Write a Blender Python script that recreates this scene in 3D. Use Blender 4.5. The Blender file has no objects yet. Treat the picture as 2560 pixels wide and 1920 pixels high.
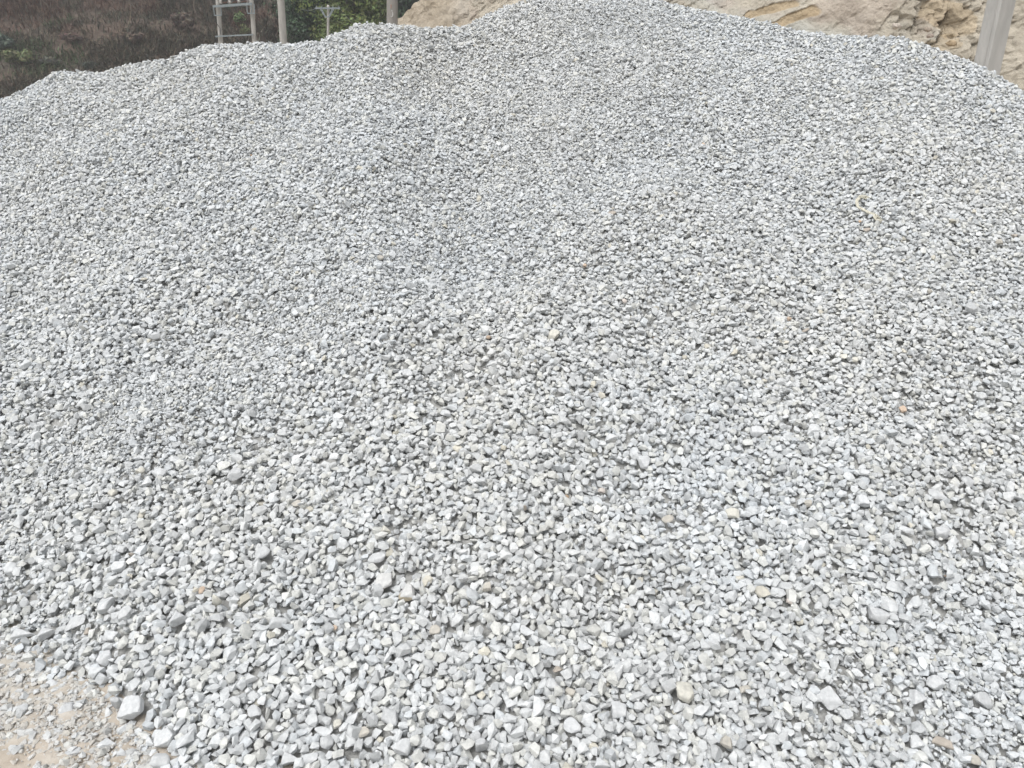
import bpy, bmesh, math, time
import numpy as np
from mathutils import Vector, Matrix

T0 = time.time()
rng = np.random.default_rng(7)
R = math.radians
SC = bpy.context.scene
COL = SC.collection

# ------------------------------------------------------------------ camera
CAM_Z = 1.5
PITCH, ROLL = R(18.0), 0.030
FPX = 26.0 / 36.0 * 2560.0
fwd = np.array([0, math.cos(PITCH), -math.sin(PITCH)])
r0 = np.array([1.0, 0, 0]); u0 = np.array([0, math.sin(PITCH), math.cos(PITCH)])
c_right = math.cos(ROLL) * r0 + math.sin(ROLL) * u0
c_up = math.cos(ROLL) * u0 - math.sin(ROLL) * r0
cam_d = bpy.data.cameras.new('camera'); cam = bpy.data.objects.new('camera', cam_d); COL.objects.link(cam)
cam_d.lens = 26.0; cam_d.sensor_width = 36.0; cam_d.clip_start = 0.05; cam_d.clip_end = 2000
M = Matrix((( c_right[0], c_up[0], -fwd[0], 0), (c_right[1], c_up[1], -fwd[1], 0), (c_right[2], c_up[2], -fwd[2], CAM_Z), (0, 0, 0, 1)))
cam.matrix_world = M
SC.camera = cam

# ------------------------------------------------------------------ sky, sun, exposure
SUN_EL, SUN_AZ = R(62), R(215)          # azimuth clockwise from +Y: behind the camera, to the left
w = bpy.data.worlds.new('World'); SC.world = w; w.use_nodes = True
nt = w.node_tree; nt.nodes.clear()
sky = nt.nodes.new('ShaderNodeTexSky'); sky.sky_type = 'NISHITA'; sky.sun_disc = False
sky.sun_elevation = SUN_EL; sky.sun_rotation = SUN_AZ
sky.air_density = 1.0; sky.dust_density = 6.0; sky.ozone_density = 1.0
hsv = nt.nodes.new('ShaderNodeHueSaturation'); hsv.inputs['Saturation'].default_value = 0.09
bg = nt.nodes.new('ShaderNodeBackground'); bg.inputs['Strength'].default_value = 0.15
wo = nt.nodes.new('ShaderNodeOutputWorld')
nt.links.new(sky.outputs[0], hsv.inputs['Color']); nt.links.new(hsv.outputs[0], bg.inputs[0]); nt.links.new(bg.outputs[0], wo.inputs[0])
sd = bpy.data.lights.new('sun', 'SUN'); sd.energy = 0.55; sd.angle = R(45); sd.color = (1.0, 0.975, 0.94)
so = bpy.data.objects.new('sun', sd); COL.objects.link(so)
sdir = Vector((math.sin(SUN_AZ) * math.cos(SUN_EL), math.cos(SUN_AZ) * math.cos(SUN_EL), math.sin(SUN_EL)))
so.rotation_euler = sdir.to_track_quat('Z', 'Y').to_euler()
SC.view_settings.view_transform = 'Standard'; SC.view_settings.look = 'None'
SC.view_settings.exposure = 0.42; SC.view_settings.gamma = 1.0

# ------------------------------------------------------------------ helpers
def ray(px, py):
    d = fwd * FPX + c_right * (px - 1280.0) + c_up * (960.0 - py)
    return d / np.linalg.norm(d)
def at(px, py, Y):
    d = ray(px, py); t = Y / d[1]
    return np.array([d[0] * t, Y, CAM_Z + d[2] * t])
def gnd(px, py, z=0.0):
    d = ray(px, py); t = (z - CAM_Z) / d[2]
    return np.array([d[0] * t, d[1] * t, z])

def _h(ix, iy, iz, seed):
    h = (ix.astype(np.int64) * 374761393 + iy.astype(np.int64) * 668265263 + iz.astype(np.int64) * 2147483647 + seed * 974634777) & 0xFFFFFFFF
    h = ((h ^ (h >> 13)) * 1274126177) & 0xFFFFFFFF
    h = (h ^ (h >> 16)) & 0xFFFFFFFF
    h = (h * 2246822519) & 0xFFFFFFFF
    h = h ^ (h >> 15)
    return (h & 0xFFFFFF) / float(0xFFFFFF)
def vnoise(x, y, z=None, seed=0):
    x = np.asarray(x, float); y = np.asarray(y, float); z = np.zeros_like(x) if z is None else np.asarray(z, float)
    ix, iy, iz = np.floor(x), np.floor(y), np.floor(z)
    fx, fy, fz = x - ix, y - iy, z - iz
    sx, sy, sz = fx*fx*(3-2*fx), fy*fy*(3-2*fy), fz*fz*(3-2*fz)
    o = 0
    for a in (0, 1):
        wx = sx if a else 1 - sx
        for b in (0, 1):
            wy = sy if b else 1 - sy
            for c in (0, 1):
                wz = sz if c else 1 - sz
                o = o + wx * wy * wz * _h(ix + a, iy + b, iz + c, seed)
    return o * 2 - 1
def fbm(x, y, z=None, seed=0, octv=4, gain=0.5):
    z = np.zeros_like(np.asarray(x, float)) if z is None else np.asarray(z, float)
    o, a, f = 0, 1.0, 1.0
    for k in range(octv):
        o = o + a * vnoise(x * f + 17.3 * k, y * f - 9.1 * k, z * f + 3.7 * k, seed + k)
        a *= gain; f *= 2.03
    return o
def sstep(a, b, x):
    t = np.clip((x - a) / (b - a), 0, 1); return t * t * (3 - 2 * t)

def tag(o, label=None, cat=None, group=None, kind=None):
    if label: o['label'] = label
    if cat: o['category'] = cat
    if group: o['group'] = group
    if kind: o['kind'] = kind
    return o
def empty(name, loc, label, cat, group=None):
    o = bpy.data.objects.new(name, None); COL.objects.link(o); o.location = loc
    o.empty_display_size = 0.2
    return tag(o, label, cat, group)
def mesh_np(name, V, F, mat, colors=None, flat=True, parent=None, mats=None, midx=None):
    """V (n,3), F (m,k) uniform polygons -> one mesh object"""
    me = bpy.data.meshes.new(name)
    V = np.ascontiguousarray(V, dtype=np.float32); F = np.ascontiguousarray(F, dtype=np.int32)
    m, k = F.shape
    me.vertices.add(len(V)); me.vertices.foreach_set('co', V.ravel())
    me.loops.add(m * k); me.loops.foreach_set('vertex_index', F.ravel())
    me.polygons.add(m); me.polygons.foreach_set('loop_start', np.arange(0, m * k, k, dtype=np.int32))
    me.update(calc_edges=True)
    if flat:
        a = me.attributes.get('sharp_face') or me.attributes.new('sharp_face', 'BOOLEAN', 'FACE')
        a.data.foreach_set('value', np.ones(m, dtype=bool))
    if colors is not None:
        ca = me.color_attributes.new('tone', 'FLOAT_COLOR', 'POINT')
        c4 = np.ones((len(V), 4), dtype=np.float32); c4[:, :3] = colors
        ca.data.foreach_set('color', c4.ravel())
    for mm in (mats or [mat]): me.materials.append(mm)
    if midx is not None: me.polygons.foreach_set('material_index', np.ascontiguousarray(midx, dtype=np.int32))
    o = bpy.data.objects.new(name, me); COL.objects.link(o)
    if parent is not None: o.parent = parent
    return o
class MB:
    def __init__(s): s.V = []; s.F = []
    def add(s, V, F):
        n = len(s.V); s.V += [tuple(v) for v in V]; s.F += [tuple(i + n for i in f) for f in F]
    def box(s, c, size, ax=None):
        c = np.array(c, float); h = np.array(size, float) / 2
        A = np.eye(3) if ax is None else np.array(ax, float)
        V = [c + A.T @ (h * np.array(q)) for q in [(-1,-1,-1),(1,-1,-1),(1,1,-1),(-1,1,-1),(-1,-1,1),(1,-1,1),(1,1,1),(-1,1,1)]]
        s.add(V, [(0,3,2,1),(4,5,6,7),(0,1,5,4),(1,2,6,5),(2,3,7,6),(3,0,4,7)])
    def bar(s, a, b, w1, w2, up=(0, 0, 1)):
        a = np.array(a, float); b = np.array(b, float); d = b - a; L = np.linalg.norm(d); d /= L
        u = np.array(up, float); sd_ = np.cross(d, u); 
        if np.linalg.norm(sd_) < 1e-4: sd_ = np.cross(d, (1, 0, 0))
        sd_ /= np.linalg.norm(sd_); u = np.cross(sd_, d)
        s.box((a + b) / 2, (L, w1, w2), (d, sd_, u))
    def tube(s, pts, rad, n=12, cap=True):
        pts = [np.array(p, float) for p in pts]; rad = [rad] * len(pts) if np.isscalar(rad) else rad
        rings = []; prev = None
        for i, p in enumerate(pts):
            d = pts[min(i + 1, len(pts) - 1)] - pts[max(i - 1, 0)]; d /= np.linalg.norm(d)
            a = prev if prev is not None else (np.array((1.0, 0, 0)) if abs(d[0]) < .8 else np.array((0, 1.0, 0)))
            a = a - d * np.dot(a, d); a /= np.linalg.norm(a); b = np.cross(d, a); prev = a
            rings.append([p + rad[i] * (math.cos(2*math.pi*k/n) * a + math.sin(2*math.pi*k/n) * b) for k in range(n)])
        V = [v for r_ in rings for v in r_]; F = []
        for i in range(len(pts) - 1):
            for k in range(n):
                F.append((i*n+k, i*n+(k+1) % n, (i+1)*n+(k+1) % n, (i+1)*n+k))
        if cap: F.append(tuple(range(n))[::-1]); F.append(tuple((len(pts)-1)*n + k for k in range(n)))
        s.add(V, F)
    def build(s, name, mat, parent=None, smooth=False, origin=None):
        me = bpy.data.meshes.new(name); V = np.array(s.V)
        o = bpy.data.objects.new(name, me)
        if origin is not None: V = V - np.array(origin); o.location = origin
        me.from_pydata([tuple(v) for v in V], [], s.F, shade_flat=not smooth)
        me.materials.append(mat); me.update(); COL.objects.link(o)
        if parent is not None: o.parent = parent
        return o

# ------------------------------------------------------------------ materials
def new_mat(name):
    m = bpy.data.materials.new(name); m.use_nodes = True; n = m.node_tree; b = n.nodes['Principled BSDF']
    b.inputs['Roughness'].default_value = 0.9; b.inputs['Specular IOR Level'].default_value = 0.25
    return m, n, b
def mat_noise(name, c1, c2, scale=8.0, rough=0.9, bump=0.0, bscale=60.0, detail=5.0, attr=False, amt=1.0, bdist=0.01, stretch=None):
    m, n, b = new_mat(name); N, L = n.nodes, n.links
    tc = N.new('ShaderNodeTexCoord'); src = tc.outputs['Object']
    if stretch:
        mp = N.new('ShaderNodeMapping'); mp.inputs['Scale'].default_value = stretch; L.new(src, mp.inputs[0]); src = mp.outputs[0]
    no = N.new('ShaderNodeTexNoise'); no.inputs['Scale'].default_value = scale; no.inputs['Detail'].default_value = detail; no.inputs['Roughness'].default_value = 0.62
    L.new(src, no.inputs['Vector'])
    cr = N.new('ShaderNodeValToRGB'); cr.color_ramp.elements[0].position = 0.3; cr.color_ramp.elements[1].position = 0.7
    cr.color_ramp.elements[0].color = (*c1, 1); cr.color_ramp.elements[1].color = (*c2, 1)
    L.new(no.outputs['Fac'], cr.inputs[0]); out = cr.outputs[0]
    if attr:
        at_ = N.new('ShaderNodeAttribute'); at_.attribute_name = 'tone'
        mx = N.new('ShaderNodeMix'); mx.data_type = 'RGBA'; mx.blend_type = 'MULTIPLY'; mx.inputs['Factor'].default_value = amt
        L.new(at_.outputs['Color'], mx.inputs[6]); L.new(out, mx.inputs[7]); out = mx.outputs[2]
    L.new(out, b.inputs['Base Color']); b.inputs['Roughness'].default_value = rough
    if bump > 0:
        n2 = N.new('ShaderNodeTexNoise'); n2.inputs['Scale'].default_value = bscale; n2.inputs['Detail'].default_value = 5
        L.new(src, n2.inputs['Vector'])
        bp = N.new('ShaderNodeBump'); bp.inputs['Strength'].default_value = bump; bp.inputs['Distance'].default_value = bdist
        L.new(n2.outputs['Fac'], bp.inputs['Height']); L.new(bp.outputs[0], b.inputs['Normal'])
    return m
M_STONE = mat_noise('crushed_limestone', (0.76, 0.77, 0.78), (1.04, 1.04, 1.04), scale=85, attr=True, bump=0.5, bscale=260, bdist=0.002)
M_FINES = mat_noise('stone_dust', (0.26, 0.26, 0.25), (0.42, 0.42, 0.41), scale=60, bump=0.6, bscale=180, bdist=0.004)
M_DIRT = mat_noise('pale_dirt', (0.78, 0.74, 0.70), (1.0, 1.0, 1.0), scale=14, attr=True, bump=0.7, bscale=70, bdist=0.006, detail=8)
M_HILL = mat_noise('hill_soil', (0.55, 0.55, 0.55), (1.0, 1.0, 1.0), scale=3.0, attr=True, bump=0.8, bscale=4, bdist=0.1, detail=8)
M_BRUSH = mat_noise('dry_brush', (0.7, 0.7, 0.7), (1.1, 1.1, 1.1), scale=1.5, attr=True)
M_LEAF = mat_noise('foliage', (0.75, 0.78, 0.75), (1.1, 1.1, 1.1), scale=0.9, attr=True, rough=0.6)
M_BARK = mat_noise('bark', (0.05, 0.04, 0.032), (0.12, 0.10, 0.085), scale=7, stretch=(1, 1, .25), bump=.6, bscale=12, bdist=.03)
M_ROCK = mat_noise('cut_rock', (0.80, 0.78, 0.76), (1.04, 1.03, 1.02), scale=2.2, attr=True, bump=0.9, bscale=7.5, bdist=0.10, detail=9)
M_CONC = mat_noise('pole_concrete', (0.27, 0.262, 0.245), (0.42, 0.405, 0.375), scale=5, bump=0.35, bscale=40, bdist=0.006, stretch=(1, 1, .3), detail=8)
M_CONC3 = mat_noise('brown_concrete', (0.20, 0.19, 0.175), (0.31, 0.295, 0.275), scale=6, bump=0.35, bscale=40, bdist=0.006, stretch=(1, 1, .3), detail=8)
M_CONC2 = mat_noise('aged_concrete', (0.33, 0.325, 0.31), (0.45, 0.44, 0.42), scale=9, bump=0.4, bscale=55, bdist=0.004, stretch=(1, 1, .22), detail=8)
M_STEEL = mat_noise('galvanised_steel', (0.16, 0.19, 0.20), (0.25, 0.28, 0.29), scale=14, rough=0.55)
M_PORC = mat_noise('porcelain', (0.42, 0.40, 0.38), (0.52, 0.50, 0.47), scale=20, rough=0.35)
M_RUSTY = mat_noise('rusty_fitting', (0.16, 0.08, 0.06), (0.24, 0.13, 0.10), scale=25)
M_BLACK = mat_noise('black_cable', (0.02, 0.02, 0.02), (0.035, 0.035, 0.035), scale=10, rough=.6)
M_ROPE = mat_noise('rope_fibre', (0.46, 0.44, 0.36), (0.64, 0.62, 0.54), scale=300, stretch=(1, 1, 1), bump=.5, bscale=500, bdist=.002)
M_PAINTO = mat_noise('faded_orange_paint', (0.34, 0.20, 0.15), (0.38, 0.27, 0.22), scale=60)
M_PAINTW = mat_noise('faded_white_paint', (0.45, 0.45, 0.44), (0.60, 0.60, 0.58), scale=60)

# ------------------------------------------------------------------ pile surface
SKY = [(0,244),(50,222),(86,199),(145,174),(249,174),(283,160),(328,148),(418,134),(497,109),(521,103),(632,103),(710,105),(751,102),
       (805,94),(838,76),(881,55),(914,47),(968,48),(1022,53),(1077,58),(1154,57),(1201,35),(1261,4),(1340,-20),(1450,-30),(1560,-20),
       (1663,0),(1739,16),(1817,32),(1918,53),(1995,72),(2069,83),(2205,85),(2264,89),(2330,106),(2392,128),(2462,156),(2516,190),(2560,216)]
RC = [(0,6.3),(500,5.9),(900,5.5),(1100,5.9),(1450,6.3),(1700,6.2),(2000,5.7),(2250,5.4),(2560,4.9)]
FOOT = [(0,1630),(110,1700),(230,1775),(330,1850),(440,1930),(620,1990),(1000,2080),(1280,2150),(2000,2160),(2560,2130)]
sk_a, sk_e, sk_r = [], [], []
for (px, py) in SKY:
    d = ray(px, py); sk_a.append(math.atan2(d[0], d[1])); sk_e.append(d[2] / math.hypot(d[0], d[1]))
    # RC is given as depth along the view, turned into a radius here
    Y = np.interp(px, [q[0] for q in RC], [q[1] for q in RC]); sk_r.append(Y / math.cos(sk_a[-1]) * (1.0 if abs(sk_a[-1]) < .3 else 1.0 - 0.25 * (abs(sk_a[-1]) - .3)))
sk_a = np.array(sk_a); sk_e = np.array(sk_e); sk_r = np.array(sk_r)
# the heap goes on beyond both edges of the view and falls away
a_all = np.concatenate([[-1.35, -1.0, -0.8], sk_a, [0.78, 0.95, 1.35]])
e_all = np.concatenate([[-0.9, -0.25, -0.05], sk_e, [-0.06, -0.22, -0.9]])
r_all = np.concatenate([[3.0, 6.0, 6.8], sk_r, [5.2, 4.4, 3.0]])
_aa = np.linspace(a_all[0], a_all[-1], 700); _rr = np.interp(_aa, a_all, r_all); _k = np.hanning(61); _k /= _k.sum()
_rs = np.convolve(np.pad(_rr, 30, mode='edge'), _k, mode='valid'); r_all0, a_all0 = r_all, a_all; a_tab, r_tab = _aa, _rs
fp = [gnd(*p) for p in FOOT]
f_a = np.array([math.atan2(p[0], p[1]) for p in fp]); f_r = np.array([math.hypot(p[0], p[1]) for p in fp])
f_a = np.concatenate([[-1.4, -0.95], f_a, [1.0, 1.4]]); f_r = np.concatenate([[2.6, 2.6], f_r, [1.2, 1.3]])
def pile_h(x, y, bumps=True):
    x = np.asarray(x, float); y = np.asarray(y, float)
    a = np.arctan2(x, y); r = np.hypot(x, y)
    e = np.interp(a, a_all, e_all); rc = np.interp(a, a_tab, r_tab); rf = np.interp(a, f_a, f_r)
    rf = rf + 0.10 * fbm(x * 2.6, y * 2.6, seed=5, octv=3)
    zc = CAM_Z + rc * e
    t = (r - rf) / (rc - rf)
    tp = np.clip(t, 0, None)
    zf = zc * (0.80 * tp ** 1.10 + 0.20 * tp ** 2.2) - 0.14 * np.clip(-t, 0, None) * 6
    kq = 0.16
    zb = zc + 0.03 - 0.62 * (r - rc)
    zf2 = zf + 0.01
    hmix = np.clip(0.5 + 0.5 * (zb - zf2) / kq, 0, 1)
    z = zb * (1 - hmix) + zf2 * hmix - kq * hmix * (1 - hmix)
    if bumps:
        wgt = np.clip(t * 3, 0, 1) * (1 - 0.75 * sstep(0.8, 1.0, t))
        z = z + wgt * (0.065 * fbm(x * 1.1 + 3, y * 1.1, seed=11, octv=2) + 0.022 * fbm(x * 3.1, y * 3.1, seed=12, octv=3))
    return z
def hit(px, py):
    d = ray(px, py); ts = np.arange(1.2, 9.0, 0.01)
    P = d[None] * ts[:, None]; zz = CAM_Z + P[:, 2]
    hh = np.maximum(pile_h(P[:, 0], P[:, 1]), 0)
    k = np.argmax(zz <= hh)
    if zz[k] > hh[k]: return None
    t = ts[k]; return np.array([d[0] * t, d[1] * t, CAM_Z + d[2] * t]), t

# fine-grained streaks: polylines (in the world) with a half width
def poly_world(pts): return np.array([hit(*p)[0][:2] for p in pts])
STREAKS = [(poly_world([(1500,40),(1430,230),(1300,420),(1160,560),(980,690),(780,800),(560,920),(330,1040),(120,1160),(10,1240)]), 0.34, 0.95),
           (poly_world([(1560,60),(1560,300),(1500,520),(1350,640)]), 0.42, 0.75),
           (poly_world([(1180,120),(1000,420),(820,620)]), 0.30, 0.45),
           (poly_world([(2200,1900),(2330,1780),(2440,1650),(2555,1500)]), 0.20, 0.60),
           (poly_world([(2540,1900),(2540,1700)]), 0.22, 0.7),
           (poly_world([(1330,760),(1200,880),(1040,960)]), 0.15, 0.35),
           (poly_world([(20,1560),(100,1640),(220,1730)]), 0.14, 0.6)]
def fine_field(x, y):
    f = np.zeros_like(x)
    wx = x + 0.18 * fbm(x * 2.2, y * 2.2, seed=31, octv=3); wy = y + 0.18 * fbm(x * 2.2 + 9, y * 2.2, seed=32, octv=3)
    for P, hw, am in STREAKS:
        dm = np.full_like(x, 9.0)
        for i in range(len(P) - 1):
            a, b = P[i], P[i + 1]; ab = b - a; L2 = ab @ ab
            t = np.clip(((wx - a[0]) * ab[0] + (wy - a[1]) * ab[1]) / L2, 0, 1)
            dm = np.minimum(dm, np.hypot(wx - a[0] - t * ab[0], wy - a[1] - t * ab[1]))
        f = np.maximum(f, am * .85 * (1 - sstep(hw * 0.0, hw * 1.7, dm)))
    return f

# ------------------------------------------------------------------ stone shapes
def hull_proto(n, seed, flat, bev=0.0, long_=1.15):
    g = np.random.default_rng(seed)
    P = g.normal(size=(n, 3)); P /= np.linalg.norm(P, axis=1)[:, None]
    # push the directions apart a little, so that faces stay chunky
    for _ in range(6):
        D = P[:, None] - P[None]; d2 = (D ** 2).sum(-1) + np.eye(n) * 9
        P = P + 0.09 * (D / d2[..., None]).sum(1) / n * 4; P /= np.linalg.norm(P, axis=1)[:, None]
    P *= g.uniform(0.82, 1.12, n)[:, None]
    P *= np.array([long_ * g.uniform(.92, 1.15), 1.0, flat])
    bm = bmesh.new()
    for p in P: bm.verts.new(p)
    res = bmesh.ops.convex_hull(bm, input=bm.verts)
    for v in [v for v in bm.verts if not v.link_faces]: bm.verts.remove(v)
    bmesh.ops.dissolve_limit(bm, angle_limit=R(14), verts=bm.verts, edges=bm.edges)
    if bev > 0:
        bmesh.ops.bevel(bm, geom=list(bm.edges), offset=bev, segments=1, profile=0.5, affect='EDGES', clamp_overlap=True)
    bmesh.ops.triangulate(bm, faces=bm.faces)
    bmesh.ops.recalc_face_normals(bm, faces=bm.faces)
    bm.verts.ensure_lookup_table(); bm.verts.index_update()
    V = np.array([v.co[:] for v in bm.verts]); F = np.array([[v.index for v in f.verts] for f in bm.faces])
    bm.free()
    V -= V.mean(0)
    return V, F
flats = [0.46, 0.58, 0.66, 0.74, 0.80, 0.88, 0.95]
NEAR = [hull_proto(int(8 + (k % 4)), 100 + k, flats[k % 7], bev=0.035, long_=[0.95, 1.08, 1.2, 1.42][k % 4]) for k in range(36)]
FAR = [hull_proto(int(7 + (k % 4)), 300 + k, flats[k % 7], bev=0.0, long_=[0.95, 1.08, 1.2, 1.42][k % 4]) for k in range(30)]

def rot_align(nrm, tilt_sigma, g):
    n = len(nrm)
    # random tilt of the flat axis about the surface normal
    th = np.abs(g.normal(0, tilt_sigma, n)); ph = g.uniform(0, 2 * np.pi, n); sp = g.uniform(0, 2 * np.pi, n)
    ref = np.tile([1.0, 0, 0], (n, 1)); t1 = np.cross(nrm, ref); t1 /= np.linalg.norm(t1, axis=1)[:, None]; t2 = np.cross(nrm, t1)
    w_ = nrm * np.cos(th)[:, None] + (t1 * np.cos(ph)[:, None] + t2 * np.sin(ph)[:, None]) * np.sin(th)[:, None]
    a = np.cross(w_, t1 + 0.01); a /= np.linalg.norm(a, axis=1)[:, None]; b = np.cross(w_, a)
    u = a * np.cos(sp)[:, None] + b * np.sin(sp)[:, None]; v = np.cross(w_, u)
    return np.stack([u, v, w_], axis=2)      # columns
def stone_colors(n, g, x=None, y=None):
    val = np.clip(g.normal(0.595, 0.045, n), 0.42, 0.70)
    c = np.stack([val * 0.970, val * 0.993, val * 1.0], 1)
    k = g.random(n)
    warm = k < 0.22; c[warm] *= np.array([1.015, 1.0, 0.955])
    blue = (k > 0.24) & (k < 0.38); c[blue] *= np.array([0.935, 0.952, 0.97])
    tan = (k > 0.40) & (k < 0.406); c[tan] *= np.array([0.98, 0.92, 0.80])
    rare = (k > 0.4120) & (k < 0.4121); c[rare] = np.array([0.50, 0.37, 0.26]) * g.uniform(.8, 1.1, rare.sum())[:, None]
    dark = (k > 0.43) & (k < 0.47); c[dark] *= 0.80
    if x is not None:
        q = fbm(x * 1.3, y * 1.3, seed=61, octv=3)[:, None]
        c = c * (1 + q * np.array([[0.010, 0.0, -0.013]]))
    return c
def emit(protos, pos, Rm, sc, col, g):
    """stones -> merged V, F, C"""
    pick = g.integers(0, len(protos), len(pos)); VV, FF, CC = [], [], []; off = 0
    for k, (V, F) in enumerate(protos):
        idx = np.nonzero(pick == k)[0]
        if len(idx) == 0: continue
        W = np.einsum('nij,vj->nvi', Rm[idx], V) * sc[idx][:, None, None] + pos[idx][:, None, :]
        nv = len(V); VV.append(W.reshape(-1, 3).astype(np.float32))
        FF.append((F[None] + (off + np.arange(len(idx)) * nv)[:, None, None]).reshape(-1, 3))
        CC.append(np.repeat(col[idx], nv, axis=0).astype(np.float32)); off += nv * len(idx)
    return np.concatenate(VV), np.concatenate(FF), np.concatenate(CC)

# ------------------------------------------------------------------ a settled square metre of stones (periodic), reused in plan
def settle(L, dmean, thick, sig, seed, dmin, dmax):
    g = np.random.default_rng(seed)
    rr0 = dmean / 2
    N = int(L * L * thick * 0.76 / (4.19 * rr0 ** 3 * math.exp(4.5 * sig * sig)))
    rad = np.clip(rr0 * np.exp(g.normal(0, sig, N)), dmin / 2, dmax / 2)
    P = np.stack([g.uniform(0, L, N), g.uniform(0, L, N), g.uniform(0, thick, N)], 1)
    K = 22
    for it in range(48):
        if it % 12 == 0:
            nb = np.empty((N, K), int)
            for s in range(0, N, 500):
                D = P[s:s+500, None] - P[None]; D[..., :2] -= L * np.round(D[..., :2] / L)
                d2 = (D ** 2).sum(-1) / (rad[None] + rad[s:s+500, None]) ** 2
                nb[s:s+500] = np.argpartition(d2, K, axis=1)[:, :K]
        D = P[:, None] - P[nb]; D[..., :2] -= L * np.round(D[..., :2] / L)
        d = np.sqrt((D ** 2).sum(-1)) + 1e-9; ov = np.clip((rad[:, None] + rad[nb]) - d, 0, None); ov[d < 1e-8] = 0
        P += 0.42 * ((D / d[..., None]) * ov[..., None]).sum(1) * 0.6
        P[:, 2] -= rr0 * (0.10 if it < 34 else 0.02)
        P[:, 2] = np.maximum(P[:, 2], rad * 0.6)
        P[:, :2] %= L
    top = np.percentile(P[:, 2] + rad * .7, 92)
    P[:, 2] -= top
    keep = P[:, 2] > -3.3 * rr0
    return P[keep], rad[keep]
D_MEAN = 0.0206
TP, TR = settle(0.8, D_MEAN, 0.050, 0.20, 3, 0.010, 0.034)
MP, MR = settle(0.7, 0.0162, 0.042, 0.22, 8, 0.008, 0.029)
FP_, FR_ = settle(0.4, 0.0095, 0.018, 0.30, 4, 0.0045, 0.018)
print('tile', len(TP), len(FP_), time.time() - T0)

def layout(tp, tr, L, ysq, box):
    x0, x1, y0, y1 = box; out = []; g = np.random.default_rng(99)
    ly = L * ysq
    for i in range(int(x0 // L) - 0, int(x1 // L) + 1):
        for j in range(int(y0 // ly), int(y1 // ly) + 1):
            q = tp.copy()
            if (i + 2 * j) % 2: q[:, 0] = L - q[:, 0]
            if (i + j) % 3 == 1: q[:, [0, 1]] = q[:, [1, 0]]
            out.append(np.column_stack([q[:, 0] + i * L, q[:, 1] * ysq + j * ly, q[:, 2], tr]))
    o = np.concatenate(out); m = (o[:, 0] > x0) & (o[:, 0] < x1) & (o[:, 1] > y0) & (o[:, 1] < y1)
    return o[m]
def region(P, margin):
    a = np.arctan2(P[:, 0], P[:, 1]); r = np.hypot(P[:, 0], P[:, 1])
    rc = np.interp(a, a_tab, r_tab)
    vis = (np.abs(a) < 0.80) & (r > 1.25) & (r < rc + margin)
    # a little to either side of the frame edges
    vis &= np.abs(P[:, 0]) < 0.78 * P[:, 1] + 0.75
    return vis

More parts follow.
